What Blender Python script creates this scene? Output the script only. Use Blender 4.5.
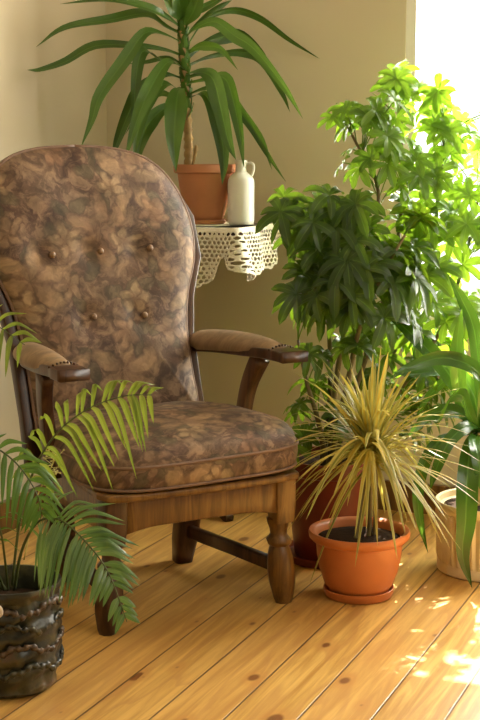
import bpy, bmesh, math, random
from mathutils import Vector, Matrix, noise
rnd = random.Random(7)
V = Vector; PI = math.pi; R = math.radians
scn = bpy.context.scene
for o in list(bpy.data.objects): bpy.data.objects.remove(o)

# ------------------------------------------------------------------ camera
CAMH = 1.08; FPX = 1400.0; PITCH = math.atan(210/1400)
cd = bpy.data.cameras.new('camera'); cam = bpy.data.objects.new('camera', cd)
scn.collection.objects.link(cam); scn.camera = cam
cd.sensor_fit = 'VERTICAL'; cd.sensor_height = 36; cd.lens = 70
cam.location = (0, 0, CAMH); cam.rotation_euler = (PI/2-PITCH, 0, 0)
cd.clip_start = 0.05

# room frame: corner C, v runs along the back wall (to the right), u runs out through the back wall
RA = R(22.5)
C0 = V((-0.423, 4.51, 0)); VV = V((math.cos(RA), -math.sin(RA), 0)); UU = V((math.sin(RA), math.cos(RA), 0))
def room(t, s, z=0): return C0 + VV*t + UU*s + V((0, 0, z))

# ------------------------------------------------------------------ world, sun, daylight
w = bpy.data.worlds.new('world'); scn.world = w; w.use_nodes = True
bg = w.node_tree.nodes['Background']; bg.inputs[0].default_value = (1.0, 0.99, 0.95, 1); bg.inputs[1].default_value = 1.9
scn.view_settings.view_transform = 'Standard'; scn.view_settings.look = 'None'
scn.view_settings.exposure = 0.22; scn.view_settings.gamma = 1.0
scn.view_settings.use_curve_mapping = False

def aim(o, d): o.rotation_euler = V(d).to_track_quat('-Z', 'Y').to_euler()
sd = bpy.data.lights.new('sun', 'SUN'); sun = bpy.data.objects.new('sun', sd); scn.collection.objects.link(sun)
sd.energy = 30; sd.angle = R(0.6); sd.color = (1.0, 0.95, 0.86)
tosun = VV*-0.14 + UU*1.0 + V((0, 0, 1.32)); aim(sun, -tosun)
def area(name, loc, d, sx, sy, e, col):
    l = bpy.data.lights.new(name, 'AREA'); l.shape = 'RECTANGLE'; l.size = sx; l.size_y = sy; l.energy = e; l.color = col
    o = bpy.data.objects.new(name, l); scn.collection.objects.link(o); o.location = loc; aim(o, d)
    return o
area('daylight_back_window', room(1.68, 0.42, 1.5), -UU + V((0, 0, -0.12)), 1.5, 1.9, 230, (1.0, 0.96, 0.86))
area('added_side_fill', room(3.50, -2.1, 1.95), -VV + V((0, 0, -0.25)), 1.6, 1.1, 17, (1.0, 0.88, 0.66))  # added fill light from the unseen right side of the room

# ------------------------------------------------------------------ pixel helpers (480 x 720 frame)
_F = V((0, math.cos(PITCH), -math.sin(PITCH))); _U = V((0, math.sin(PITCH), math.cos(PITCH)))
def ray(x, y): return _F + V((1, 0, 0))*((x-240)/FPX) + _U*((360-y)/FPX)
CP = V((0, 0, CAMH))
def PY(x, y, Y): d = ray(x, y); return CP + d*(Y/d.y)
def PZ(x, y, z): d = ray(x, y); return CP + d*((z-CAMH)/d.z)

# ------------------------------------------------------------------ mesh builder
class MB:
    def __init__(s): s.v = []; s.f = []; s.uv = []; s.r = []
    def add(s, vs, fs, uvs=None, r=0.0):
        o = len(s.v); s.v += [tuple(p) for p in vs]; s.f += [tuple(i+o for i in f) for f in fs]
        s.uv += uvs if uvs else [(0, 0)]*len(vs); s.r += [r]*len(vs)
    def box(s, lo, hi, mtx=None):
        x0, y0, z0 = lo; x1, y1, z1 = hi
        vs = [V(p) for p in ((x0,y0,z0),(x1,y0,z0),(x1,y1,z0),(x0,y1,z0),(x0,y0,z1),(x1,y0,z1),(x1,y1,z1),(x0,y1,z1))]
        if mtx: vs = [mtx @ p for p in vs]
        s.add(vs, [(0,3,2,1),(4,5,6,7),(0,1,5,4),(1,2,6,5),(2,3,7,6),(3,0,4,7)])
    def lathe(s, prof, n=40, c=(0, 0, 0), flute=None, axis=None, close=False):
        c = V(c); m = len(prof); vs = []
        for (r, z) in prof:
            for k in range(n):
                a = 2*PI*k/n; rr = r + (flute(a, z) if flute else 0)
                p = V((rr*math.cos(a), rr*math.sin(a), z))
                if axis is not None: p = axis @ p
                vs.append(c+p)
        fs = [(i*n+k, i*n+(k+1) % n, (i+1)*n+(k+1) % n, (i+1)*n+k) for i in range(m-1) for k in range(n)]
        fs.append(tuple(reversed(range(n)))) if prof[0][0] > 1e-5 else None
        if prof[-1][0] > 1e-5: fs.append(tuple((m-1)*n+k for k in range(n)))
        s.add(vs, fs)
    def tube(s, pts, rad, n=8, flat=1.0, up=None, r=0.0):
        pts = [V(p) for p in pts]; m = len(pts)
        rads = rad if isinstance(rad, (list, tuple)) else [rad]*m
        vs = []; nrm = None
        for i, p in enumerate(pts):
            t = (pts[min(i+1, m-1)] - pts[max(i-1, 0)]).normalized()
            if nrm is None:
                h = V(up) if up else (V((0, 0, 1)) if abs(t.z) < .9 else V((1, 0, 0)))
                nrm = (h - t*h.dot(t)).normalized()
            else: nrm = (nrm - t*nrm.dot(t)).normalized()
            b = t.cross(nrm)
            for k in range(n):
                a = 2*PI*k/n; vs.append(p + nrm*(math.cos(a)*rads[i]) + b*(math.sin(a)*rads[i]*flat))
        fs = [(i*n+k, i*n+(k+1) % n, (i+1)*n+(k+1) % n, (i+1)*n+k) for i in range(m-1) for k in range(n)]
        fs += [tuple(reversed(range(n))), tuple((m-1)*n+k for k in range(n))]
        s.add(vs, fs, r=r)
    def bar(s, pts, wd, th, side=(1, 0, 0), round_=0.25):
        """swept rounded rectangle; wd/th may be lists"""
        pts = [V(p) for p in pts]; m = len(pts)
        W = wd if isinstance(wd, (list, tuple)) else [wd]*m; T = th if isinstance(th, (list, tuple)) else [th]*m
        vs = []; n = 12
        for i, p in enumerate(pts):
            t = (pts[min(i+1, m-1)] - pts[max(i-1, 0)]).normalized()
            sd_ = V(side); sd_ = (sd_ - t*sd_.dot(t)).normalized(); b = t.cross(sd_)
            a, c = W[i]/2, T[i]/2; q = min(a, c)*round_
            for (cx, cy, a0) in ((a-q, c-q, 0), (-a+q, c-q, 90), (-a+q, -c+q, 180), (a-q, -c+q, 270)):
                for k in range(3):
                    an = R(a0+k*45); vs.append(p + sd_*(cx+q*math.cos(an)) + b*(cy+q*math.sin(an)))
        fs = [(i*n+k, i*n+(k+1) % n, (i+1)*n+(k+1) % n, (i+1)*n+k) for i in range(m-1) for k in range(n)]
        fs += [tuple(reversed(range(n))), tuple((m-1)*n+k for k in range(n))]
        s.add(vs, fs)
    def strap(s, pts, width, side, prof=None, nseg=12, fold=0.25, r=None, wave=0.0):
        """leaf blade along a smooth curve; side = vector or list of vectors across the blade"""
        c = crom(pts, nseg); m = len(c); vs = []; uv = []; rr = rnd.random() if r is None else r
        prof = prof or (lambda t: min(1, .25+3.2*t)*(1-t**3.0)**.8)
        ph = rnd.random()*6
        for i, p in enumerate(c):
            t = i/(m-1); tg = (c[min(i+1, m-1)]-c[max(i-1, 0)]).normalized()
            sv = V(side); sv = sv - tg*sv.dot(tg)
            if sv.length < 1e-4: sv = tg.orthogonal()
            sv.normalize(); nn = sv.cross(tg); hw = width*.5*prof(t)+.0002
            wv = wave*math.sin(t*9+ph)*hw
            vs += [p - sv*hw + nn*(hw*fold+wv), p - sv*hw*.5 + nn*(hw*fold*.4), p, p + sv*hw*.5 + nn*(hw*fold*.4), p + sv*hw + nn*(hw*fold-wv)]
            uv += [(0, t), (.25, t), (.5, t), (.75, t), (1, t)]
        fs = [(i*5+k, i*5+k+1, i*5+k+6, i*5+k+5) for i in range(m-1) for k in range(4)]
        s.add(vs, fs, uv, rr)
    def build(s, name, m, parent=None, smooth=True, sharp=None):
        me = bpy.data.meshes.new(name); me.from_pydata(s.v, [], s.f); me.validate(clean_customdata=False)
        ul = me.uv_layers.new(name='UVMap')
        if len(me.vertices) == len(s.uv):
            for l in me.loops: ul.data[l.index].uv = s.uv[l.vertex_index]
            at = me.attributes.new('rnd', 'FLOAT', 'POINT'); at.data.foreach_set('value', s.r)
        me.materials.append(m)
        bm = bmesh.new(); bm.from_mesh(me); bmesh.ops.recalc_face_normals(bm, faces=bm.faces) if sharp is not None else None
        if sharp is not None:
            for e in bm.edges:
                if len(e.link_faces) == 2 and e.calc_face_angle(0) > R(sharp): e.smooth = False
        bm.to_mesh(me); bm.free()
        if smooth: me.polygons.foreach_set('use_smooth', [True]*len(me.polygons))
        o = bpy.data.objects.new(name, me); scn.collection.objects.link(o)
        if parent: o.parent = parent
        return o
def crom(pts, n):
    pts = [V(p) for p in pts]
    if len(pts) == 2: return [pts[0].lerp(pts[1], i/n) for i in range(n+1)]
    P = [pts[0]*2-pts[1]] + pts + [pts[-1]*2-pts[-2]]; seg = len(pts)-1; out = []
    for i in range(n+1):
        x = i/n*seg; k = min(int(x), seg-1); t = x-k; a, b, c, d = P[k:k+4]
        out.append(.5*((2*b)+(c-a)*t+(2*a-5*b+4*c-d)*t*t+(3*b-a-3*c+d)*t**3))
    return out
def lerp1(xs, x):
    for (a, va), (b, vb) in zip(xs, xs[1:]):
        if x <= b: q = max(0, (x-a)/(b-a)); return va+(vb-va)*q
    return xs[-1][1]
def bevel(o, wd, seg=2, ang=35):
    md = o.modifiers.new('bevel', 'BEVEL'); md.width = wd; md.segments = seg; md.limit_method = 'ANGLE'; md.angle_limit = R(ang)
    return o
def thing(name, label, cat, loc=(0, 0, 0), rz=0, group=None):
    o = bpy.data.objects.new(name, None); scn.collection.objects.link(o); o.location = loc; o.rotation_euler = (0, 0, rz)
    o.empty_display_size = .05
    return tag(o, label, cat, group)
def tag(o, label, cat, group=None):
    o['label'] = label; o['category'] = cat
    if group: o['group'] = group
    return o
def struct(o): o['kind'] = 'structure'; return o

# ------------------------------------------------------------------ materials
class N:
    def __init__(s, name):
        s.m = bpy.data.materials.new(name); s.m.use_nodes = True; s.t = s.m.node_tree
        s.p = s.t.nodes['Principled BSDF']; s.out = s.t.nodes['Material Output']
    def n(s, ty, **kw):
        x = s.t.nodes.new(ty)
        for k, v in kw.items(): setattr(x, k, v)
        return x
    def l(s, a, b): s.t.links.new(a, b)
    def inp(s, nd, i, v):
        if hasattr(v, 'links') or isinstance(v, bpy.types.NodeSocket): s.l(v, nd.inputs[i])
        else: nd.inputs[i].default_value = v
    def math(s, op, a, b=0.0, c=None):
        x = s.n('ShaderNodeMath', operation=op); s.inp(x, 0, a); s.inp(x, 1, b)
        if c is not None: s.inp(x, 2, c)
        return x.outputs[0]
    def vmath(s, op, a, b=(0, 0, 0), out=0):
        x = s.n('ShaderNodeVectorMath', operation=op); s.inp(x, 0, a); s.inp(x, 1, b); return x.outputs[out]
    def mix(s, f, a, b, bt='MIX'):
        x = s.n('ShaderNodeMix', data_type='RGBA', blend_type=bt)
        s.inp(x, 0, f); s.inp(x, 6, a if not isinstance(a, tuple) else (*a[:3], 1)); s.inp(x, 7, b if not isinstance(b, tuple) else (*b[:3], 1))
        return x.outputs[2]
    def noise(s, vec, sc, det=3, rough=.5, dist=0):
        x = s.n('ShaderNodeTexNoise'); s.l(vec, x.inputs['Vector']); x.inputs['Scale'].default_value = sc
        x.inputs['Detail'].default_value = det; x.inputs['Roughness'].default_value = rough; x.inputs['Distortion'].default_value = dist
        return x.outputs['Fac'], x.outputs['Color']
    def ramp(s, f, st, interp='LINEAR'):
        x = s.n('ShaderNodeValToRGB'); s.l(f, x.inputs[0]); e = x.color_ramp.elements; x.color_ramp.interpolation = interp
        while len(e) > 1: e.remove(e[-1])
        e[0].position = st[0][0]; e[0].color = (*st[0][1], 1)
        for p, c in st[1:]: q = e.new(p); q.color = (*c, 1)
        return x.outputs[0]
    def step(s, f, a, b):
        x = s.n('ShaderNodeMapRange', interpolation_type='SMOOTHSTEP'); s.inp(x, 0, f); x.inputs[1].default_value = a; x.inputs[2].default_value = b
        return x.outputs[0]
    def mapping(s, vec, sc=(1, 1, 1), rot=(0, 0, 0), loc=(0, 0, 0)):
        x = s.n('ShaderNodeMapping'); s.l(vec, x.inputs[0]); x.inputs['Scale'].default_value = sc
        x.inputs['Rotation'].default_value = rot; x.inputs['Location'].default_value = loc; return x.outputs[0]
    def bump(s, h, st=.3, d=.01):
        x = s.n('ShaderNodeBump'); s.l(h, x.inputs['Height']); x.inputs['Strength'].default_value = st; x.inputs['Distance'].default_value = d
        s.l(x.outputs[0], s.p.inputs['Normal']); return x
    def set(s, **kw):
        for k, v in kw.items():
            k = {'rough': 'Roughness', 'spec': 'Specular IOR Level', 'coat': 'Coat Weight', 'crough': 'Coat Roughness', 'sheen': 'Sheen Weight', 'metal': 'Metallic', 'col': 'Base Color'}.get(k, k)
            s.inp(s.p, k, (*v, 1) if isinstance(v, tuple) and len(v) == 3 else v)
        return s
    def obj(s): return s.n('ShaderNodeTexCoord').outputs['Object']

def m_simple(name, col, rough=.5, var=.12, sc=20, bump=0, bsc=60, **kw):
    a = N(name); co = a.obj(); f, _ = a.noise(co, sc, 4)
    c2 = tuple(x*(1-var*2) for x in col); c1 = tuple(min(1, x*(1+var)) for x in col)
    a.set(col=a.mix(f, c2, c1), rough=rough, **kw)
    if bump: a.bump(a.noise(co, bsc, 4)[0], bump, .004)
    return a.m

def m_leaf(name, dark, light, rough=.35, trans=.35, tcol=None, stripe=None, tip=None):
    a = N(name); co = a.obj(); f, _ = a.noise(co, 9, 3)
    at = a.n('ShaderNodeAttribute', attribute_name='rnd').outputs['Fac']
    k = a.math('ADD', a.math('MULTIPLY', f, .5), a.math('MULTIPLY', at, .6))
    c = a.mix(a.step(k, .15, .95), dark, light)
    uv = a.n('ShaderNodeUVMap'); sp = a.n('ShaderNodeSeparateXYZ'); a.l(uv.outputs[0], sp.inputs[0])
    across = a.math('ABSOLUTE', a.math('SUBTRACT', sp.outputs[0], .5))
    if stripe: c = a.mix(a.step(across, .16, .30), c, stripe)
    if tip: c = a.mix(a.step(sp.outputs[1], .75, 1.0), c, tip)
    vein = a.step(across, 0.0, .07)
    if not stripe: c = a.mix(a.math('MULTIPLY', a.math('SUBTRACT', 1, vein), .35), c, tuple(min(1, x*1.8+.02) for x in light))
    a.set(col=c, rough=rough, spec=.5)
    a.bump(vein, .35, .002)
    tr = a.n('ShaderNodeBsdfTranslucent'); 
    tc = a.mix(.5, c, tcol or tuple(min(1, x*2.2) for x in light)); a.l(tc, tr.inputs[0])
    mx = a.n('ShaderNodeMixShader'); mx.inputs[0].default_value = trans
    a.l(a.p.outputs[0], mx.inputs[1]); a.l(tr.outputs[0], mx.inputs[2]); a.l(mx.outputs[0], a.out.inputs[0])
    return a.m

def m_wood(name, dark, light, rough=.35, rot=(0, 0, 0), coat=.3):
    a = N(name); co = a.mapping(a.obj(), (22, 22, 2.2), rot); f, _ = a.noise(co, 1.6, 5, .6, 1.2)
    c = a.mix(a.step(f, .3, .7), dark, light)
    a.set(col=c, rough=rough, coat=coat*.4, crough=.25, spec=.35); a.bump(f, .08, .002); return a.m

def m_fabric(name, plane, lift=0):
    a = N(name); sp = a.n('ShaderNodeSeparateXYZ'); a.l(a.obj(), sp.inputs[0])
    cb = a.n('ShaderNodeCombineXYZ'); a.l(sp.outputs[0], cb.inputs[0])
    a.l(sp.outputs[2] if plane == 'xz' else a.math('ADD', sp.outputs[1], sp.outputs[2]), cb.inputs[1])
    p0 = cb.outputs[0]
    _, nc = a.noise(p0, 9, 4, .6)
    wob = a.vmath('SCALE', a.vmath('SUBTRACT', nc, (.5, .5, .5)));  wob.node.inputs['Scale'].default_value = .075
    p = a.vmath('ADD', p0, wob)
    f1, _ = a.noise(p, 5, 4, .6); f2, _ = a.noise(p, 26, 5, .65, .8)
    base = a.ramp(f1, [(.30, (.060, .030, .022)), (.45, (.105, .060, .040)), (.58, (.16, .100, .062)), (.72, (.23, .152, .088))])
    base = a.mix(a.math('MULTIPLY', a.step(f2, .42, .62), .5), base, (.28, .19, .115))
    base = a.mix(a.math('MULTIPLY', a.step(f2, .55, .40), .35), base, (.04, .022, .016))
    def flowers(scale, off, r0, amp, npet, cols, cur, edge=.07):
        q = a.vmath('ADD', a.vmath('MULTIPLY', p, (scale, scale, scale)), off)
        vo = a.n('ShaderNodeTexVoronoi', voronoi_dimensions='2D'); a.l(q, vo.inputs['Vector']); vo.inputs['Scale'].default_value = 1; vo.inputs['Randomness'].default_value = .75
        d = a.vmath('SUBTRACT', q, vo.outputs['Position']); s2 = a.n('ShaderNodeSeparateXYZ'); a.l(d, s2.inputs[0])
        rr = a.math('SQRT', a.math('ADD', a.math('MULTIPLY', s2.outputs[0], s2.outputs[0]), a.math('MULTIPLY', s2.outputs[1], s2.outputs[1])))
        ang = a.math('ARCTAN2', s2.outputs[1], s2.outputs[0])
        sc = a.n('ShaderNodeSeparateXYZ'); a.l(vo.outputs['Color'], sc.inputs[0])
        pet = a.math('COSINE', a.math('ADD', a.math('MULTIPLY', ang, float(npet)), a.math('MULTIPLY', sc.outputs[0], 6.0)))
        R_ = a.math('ADD', r0, a.math('MULTIPLY', pet, amp)); dd = a.math('SUBTRACT', rr, R_)
        inside = a.step(dd, .03, -.02)
        ring = a.math('MULTIPLY', a.step(dd, -edge, -.01), a.step(dd, .05, .01))
        cc = a.mix(sc.outputs[1], cols[0], cols[1])
        cc = a.mix(a.math('MULTIPLY', a.step(rr, r0*.7, r0*.1), .65), cc, cols[2])
        spk = a.step(pet, -.2, -.9)
        cc = a.mix(a.math('MULTIPLY', spk, .55), cc, cols[2])
        cur = a.mix(a.math('MULTIPLY', inside, .62), cur, cc)
        return a.mix(a.math('MULTIPLY', ring, .42), cur, (.07, .042, .03))
    c = flowers(8.0, (3.3, 1.7, 0), .26, .17, 3, ((.075, .068, .038), (.11, .09, .052), (.04, .03, .018)), base)
    c = flowers(4.0, (.4, .15, 0), .30, .11, 6, ((.34, .225, .12), (.23, .14, .085), (.09, .045, .027)), c)
    c = flowers(7.0, (7.3, 4.2, 0), .24, .06, 5, ((.36, .26, .15), (.24, .13, .075), (.12, .06, .03)), c)
    f3, _ = a.noise(p, 60, 4, .6)
    f4, _ = a.noise(p, 15, 4, .65, 1.0)
    c = a.mix(.62, c, a.mix(a.step(f4, .32, .68), (.22, .22, .22), (.80, .80, .80)), 'OVERLAY')
    c = a.mix(.5, c, a.mix(f3, (.28, .28, .28), (.78, .78, .78)), 'OVERLAY')
    if lift: c = a.mix(lift, c, (.50, .36, .22))
    a.set(col=c, rough=.58, spec=.3)
    a.bump(a.math('ADD', f2, a.math('MULTIPLY', f3, .5)), .25, .004); return a.m

def m_floor():
    a = N('pine boards'); co = a.obj(); sp = a.n('ShaderNodeSeparateXYZ'); a.l(co, sp.inputs[0])
    PW = .131
    k = a.math('DIVIDE', a.math('ADD', sp.outputs[0], 10*PW), PW); idx = a.math('FLOOR', k); fr = a.math('FRACT', k)
    wn = a.n('ShaderNodeTexWhiteNoise', noise_dimensions='1D'); a.l(idx, wn.inputs['W'])
    ln = a.math('ADD', sp.outputs[1], a.math('MULTIPLY', wn.outputs[0], 7.0))
    g = a.n('ShaderNodeCombineXYZ'); a.l(a.math('ADD', sp.outputs[0], a.math('MULTIPLY', idx, .37)), g.inputs[0]); a.l(ln, g.inputs[1])
    gv = a.mapping(g.outputs[0], (30, 1.6, 1)); f, _ = a.noise(gv, 1.5, 5, .6, .6)
    # cathedral figure: bands of a slow noise
    f2, _ = a.noise(a.mapping(g.outputs[0], (9, 1.3, 1)), 1.0, 2, .4, .3)
    band = a.math('FRACT', a.math('MULTIPLY', f2, 7.0)); bandm = a.math('MULTIPLY', a.step(band, .62, .9), a.step(band, 1.0, .93))
    c = a.mix(a.step(f, .3, .7), (.43, .215, .045), (.74, .465, .13))
    c = a.mix(a.math('MULTIPLY', bandm, .45), c, (.42, .20, .06))
    c = a.mix(a.math('MULTIPLY', wn.outputs[0], .35), c, (.60, .32, .10))
    # knots
    kv = a.mapping(g.outputs[0], (6.5, 3.6, 1), (0, 0, 0), (.3, .55, 0))
    vo = a.n('ShaderNodeTexVoronoi', voronoi_dimensions='2D'); a.l(kv, vo.inputs['Vector']); vo.inputs['Scale'].default_value = 1.0
    sc = a.n('ShaderNodeSeparateXYZ'); a.l(vo.outputs['Color'], sc.inputs[0])
    size = a.math('MULTIPLY', a.math('POWER', sc.outputs[0], 2.0), .095); d = vo.outputs['Distance']
    kn = a.step(a.math('SUBTRACT', d, size), .03, -.02)
    ring = a.math('MULTIPLY', a.step(a.math('SUBTRACT', d, size), .16, .05), .5)
    c = a.mix(ring, c, (.50, .24, .06)); c = a.mix(a.math('MULTIPLY', kn, .85), c, (.16, .05, .015))
    e = a.math('MINIMUM', fr, a.math('SUBTRACT', 1, fr)); seam = a.step(e, .022, .008)
    c = a.mix(a.math('MULTIPLY', seam, .85), c, (.06, .025, .008))
    a.set(col=c, rough=.34, spec=.45, coat=.15, crough=.25)
    h = a.math('SUBTRACT', a.math('MULTIPLY', f, .15), seam); a.bump(h, .4, .003); return a.m

def m_wall():
    a = N('beige plaster'); co = a.obj(); f, _ = a.noise(co, 2.2, 4); f2, _ = a.noise(co, 90, 3)
    a.set(col=a.mix(f, (.56, .49, .35), (.63, .56, .41)), rough=.75, spec=.25); a.bump(f2, .06, .003); return a.m

M_WALL = m_wall(); M_FLOOR = m_floor()
M_WHITE = m_simple('white paint', (.82, .80, .74), .4, .03)
M_CEIL = m_simple('ceiling paint', (.62, .58, .48), .8, .03)
M_FABB = m_fabric('floral upholstery upright', 'xz'); M_FABS = m_fabric('floral upholstery flat', 'xy')
M_FABL = m_fabric('worn pale upholstery', 'xy', .38)  # floral pattern blended towards beige for the arm pads
M_PIPE = m_simple('piping cloth', (.19, .11, .07), .6, .2, 60)
M_BTN = m_simple('button cloth', (.22, .13, .07), .4, .2, 60)
M_WOODD = m_wood('dark stained wood', (.030, .012, .006), (.085, .036, .015))
M_WOODN = m_wood('walnut stained wood', (.055, .022, .009), (.14, .062, .022))
M_WOODM = m_wood('brown stained wood', (.085, .036, .008), (.21, .105, .024), .32)
M_TERRA = m_simple('terracotta', (.56, .17, .045), .42, .12, 14, .05, 90, coat=.15)
M_TERRA2 = m_simple('dull terracotta', (.50, .20, .085), .55, .12, 14, .08, 90)
M_RED = m_simple('dark red glaze', (.20, .032, .016), .38, .15, 10)
M_SOIL = m_simple('soil', (.040, .022, .012), .95, .3, 80, .9, 120, spec=.1)
M_CREAM = m_simple('ivory ceramic', (.74, .62, .38), .4, .06, 10)
M_VASE = m_simple('white glazed stoneware', (.86, .85, .78), .28, .03, 10, coat=.3)
M_LACE = m_simple('cream crochet cotton', (.88, .84, .70), .8, .08, 200, .3, 300)
M_STEM = m_simple('green brown stem', (.16, .13, .05), .6, .3, 40)
M_BARK = m_simple('pale ringed bark', (.42, .27, .10), .6, .3, 60, .4, 60)
M_GSTEM = m_simple('green stalk', (.075, .10, .025), .45, .2, 30)

# ------------------------------------------------------------------ setting
RM = Matrix.Translation(C0) @ Matrix.Rotation(-RA, 4, 'Z')
def rstruct(name, boxes, m, k=True):
    b = MB()
    for lo, hi in boxes: b.box(lo, hi)
    o = b.build(name, m, smooth=False); o.matrix_world = RM
    return struct(o) if k else o
W1, LEN, HT = 3.2, 6.0, 2.75
WX0, WX1, WZ0, WZ1 = .975, 2.3, .60, 1.97
PWD = .131
# seam phase: world v coordinate of one seam is -0.875
fl = MB(); fl.box((-1, -LEN-.3, -.05), (W1+1, .3, 0)); ofl = fl.build('floor', M_FLOOR, smooth=False)
ph = (-0.875 - C0.dot(VV)) % PWD
ofl.matrix_world = RM @ Matrix.Translation((ph, 0, 0)); struct(ofl)
rstruct('wall_back', [((-.12, 0, 0), (WX0, .2, HT)), ((WX1, 0, 0), (W1+.12, .2, HT)), ((WX0, 0, 0), (WX1, .2, WZ0)), ((WX0, 0, WZ1), (WX1, .2, HT))], M_WALL)
rstruct('wall_left', [((-.12, -LEN, 0), (0, 0, HT))], M_WALL)
SY0, SY1 = -3.0, -1.2  # added opening out of view, lets the side fill in
rstruct('wall_right', [((W1, -LEN, 0), (W1+.12, SY0, HT)), ((W1, SY1, 0), (W1+.12, 0, HT)), ((W1, SY0, 0), (W1+.12, SY1, 1.3)), ((W1, SY0, 2.45), (W1+.12, SY1, HT))], M_WALL)
rstruct('wall_front', [((-.12, -LEN-.12, 0), (W1+.12, -LEN, HT))], M_WALL)
rstruct('ceiling', [((-.12, -LEN-.12, HT), (W1+.12, .2, HT+.1))], M_CEIL)
rstruct('baseboard_back', [((0, -.018, 0), (W1, 0, .09))], M_WOODM)
rstruct('baseboard_left', [((0, -LEN, 0), (.018, -.018, .09))], M_WOODM)
def glass():
    a = N('window glass'); tr = a.n('ShaderNodeBsdfTransparent'); gl = a.n('ShaderNodeBsdfGlossy'); gl.inputs['Roughness'].default_value = .02
    mx = a.n('ShaderNodeMixShader'); mx.inputs[0].default_value = .05
    a.l(tr.outputs[0], mx.inputs[1]); a.l(gl.outputs[0], mx.inputs[2]); a.l(mx.outputs[0], a.out.inputs[0]); return a.m
M_GLASS = glass()
def window(name, x0, x1, z0, z1, y, side=False, sash=1):
    T = (lambda lo, hi: ((lo[0], lo[1], lo[2]), (hi[0], hi[1], hi[2]))) if not side else (lambda lo, hi: ((W1+.12-(hi[1]-y)-.04, lo[0], lo[2]), (W1+.12-(lo[1]-y)-.04, hi[0], hi[2])))
    bx = []
    def ad(a0, a1, b0, b1, d0=0, d1=.05): bx.append(T((a0, y+d0, b0), (a1, y+d1, b1)))
    f = .03
    ad(x0, x0+f, z0, z1); ad(x1-f, x1, z0, z1); ad(x0+f, x1-f, z0, z0+f); ad(x0+f, x1-f, z1-f, z1)
    for xm in (x0+(x1-x0)*.2, x0+(x1-x0)*.59): ad(xm-.012, xm+.012, z0+f, z1-f, 0, .05)
    fo = rstruct(name, bx, M_WHITE)
    g = MB(); lo, hi = T((x0+f, y+.022, z0+f), (x1-f, y+.026, z1-f)); g.box(lo, hi); g.build('pane', M_GLASS, fo, smooth=False)
    return fo
w1 = window('window_1', WX0, WX1, WZ0, WZ1, .005)
w2 = window('added_window_2', SY0, SY1, 1.3, 2.45, 0, side=True)  # frame of the added, unseen fill opening
rstruct('trim_1', [((WX0-.03, -.04, WZ0-.03), (WX1+.03, .005, WZ0))], M_WHITE)
w1['label'] = 'tall white casement window overexposed by daylight'

# ------------------------------------------------------------------ armchair
TH = R(29); O = V((-.095, 3.145, 0)); AX = V((math.cos(TH), math.sin(TH), 0)); AY = V((-math.sin(TH), math.cos(TH), 0))
def loc(p): p = p-O; return V((p.dot(AX), p.dot(AY), p.z))
def PL(x, y, ly): d = ray(x, y); return loc(CP + d*(((O-CP).dot(AY)+ly)/d.dot(AY)))
ch = thing('armchair', 'high-backed wooden armchair with brown floral buttoned upholstery and turned front legs', 'armchair', O, TH)
outline = [(0, 1.09), (.11, 1.082), (.195, 1.055), (.250, .995), (.280, .90), (.276, .80), (.242, .70), (.226, .60), (.224, .50), (.224, .42), (.20, .385), (0, .38)]
half = crom([V((x, 0, z)) for x, z in outline], 60)
loop = half + [V((-p.x, 0, p.z)) for p in reversed(half[1:-1])]
def yb(z): return .435 + (z-.40)*.27
def wing(x, z): return -.028*min(1.3, (abs(x)/.285)**2.4)*max(0, min(1, (z-.5)/.35))
btn = [(-.16, .822), (-.028, .826), (.108, .83), (-.067, .665), (.072, .662)]
def back_pt(k, p, front=True):
    v = back_pt0(k, p, front); v.x -= .010+max(0, v.z-.45)*.055; return v
def back_pt0(k, p, front=True):
    cx, cz = 0, .74; x = cx+(p.x-cx)*k; z = cz+(p.z-cz)*k
    y = yb(z)+wing(x, z)
    if front:
        bul = .065*math.sqrt(max(0, 1-k**3.2)) + .012
        y -= bul
        for bx, bz in btn:
            d2 = (x-bx)**2+(z-bz)**2; y += .013*math.exp(-d2/.0009)+.006*math.exp(-d2/.008)
        y += .004*noise.noise(V((x*9, z*9, 1)))
    else: y += .02*math.sqrt(max(0, 1-k**6))+.012
    return V((x, y, z))
b = MB(); n = len(loop); ks = [0.0001]+[i/22 for i in range(1, 18)]+[.80, .85, .89, .92, .95, .97, .985, .995, 1]
ks = sorted(set(ks)); vs = []
for k in ks:
    vs += [back_pt(k, p) for p in loop]
kb = [1, .98, .93, .8, .5, .001]
for k in kb: vs += [back_pt(k, p, False) for p in loop]
m = len(ks)+len(kb)
b.add(vs, [(i*n+j, i*n+(j+1) % n, (i+1)*n+(j+1) % n, (i+1)*n+j) for i in range(m-1) for j in range(n)])
bc = b.build('back_cushion', M_FABB, ch)
bp = MB(); pp = [back_pt(1.0, p)+V((0, -.004, 0)) for p in loop]; pp.append(pp[0]); bp.tube(pp, .0048, 8); bp.build('piping', M_PIPE, bc)
for bx, bz in btn:
    q = MB(); q.lathe([(0.0, -.006), (.007, -.005), (.009, 0), (.0075, .004), (.004, .0065), (0, .007)], 16, axis=Matrix.Rotation(R(90), 3, 'X'))
    o = q.build('button', M_BTN, bc); y = min(v.y for v in [back_pt(k, p) for k in ks for p in loop if True] if abs(v.x-bx) < .02 and abs(v.z-bz) < .02)
    o.location = (bx, y+.004, bz)
# back frame posts and top rail behind the cushion
for s in (1, -1):
    q = MB(); pts = []
    for z in (.30, .36, .42, .5, .6, .7, .8, .9, .98):
        hw = lerp1([(.30, .232), (.42, .232), (.6, .234), (.7, .250), (.8, .285), (.9, .287), (.98, .262)], z)
        pts.append(V((s*hw-(.010+max(0, z-.45)*.055), yb(z)+wing(hw, z)+.012, z)))
    q.bar(pts, [.042]*7+[.034, .02], [.036]*7+[.028, .016], (1, 0, 0)); q.build('back_post', M_WOODD, ch)
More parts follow.
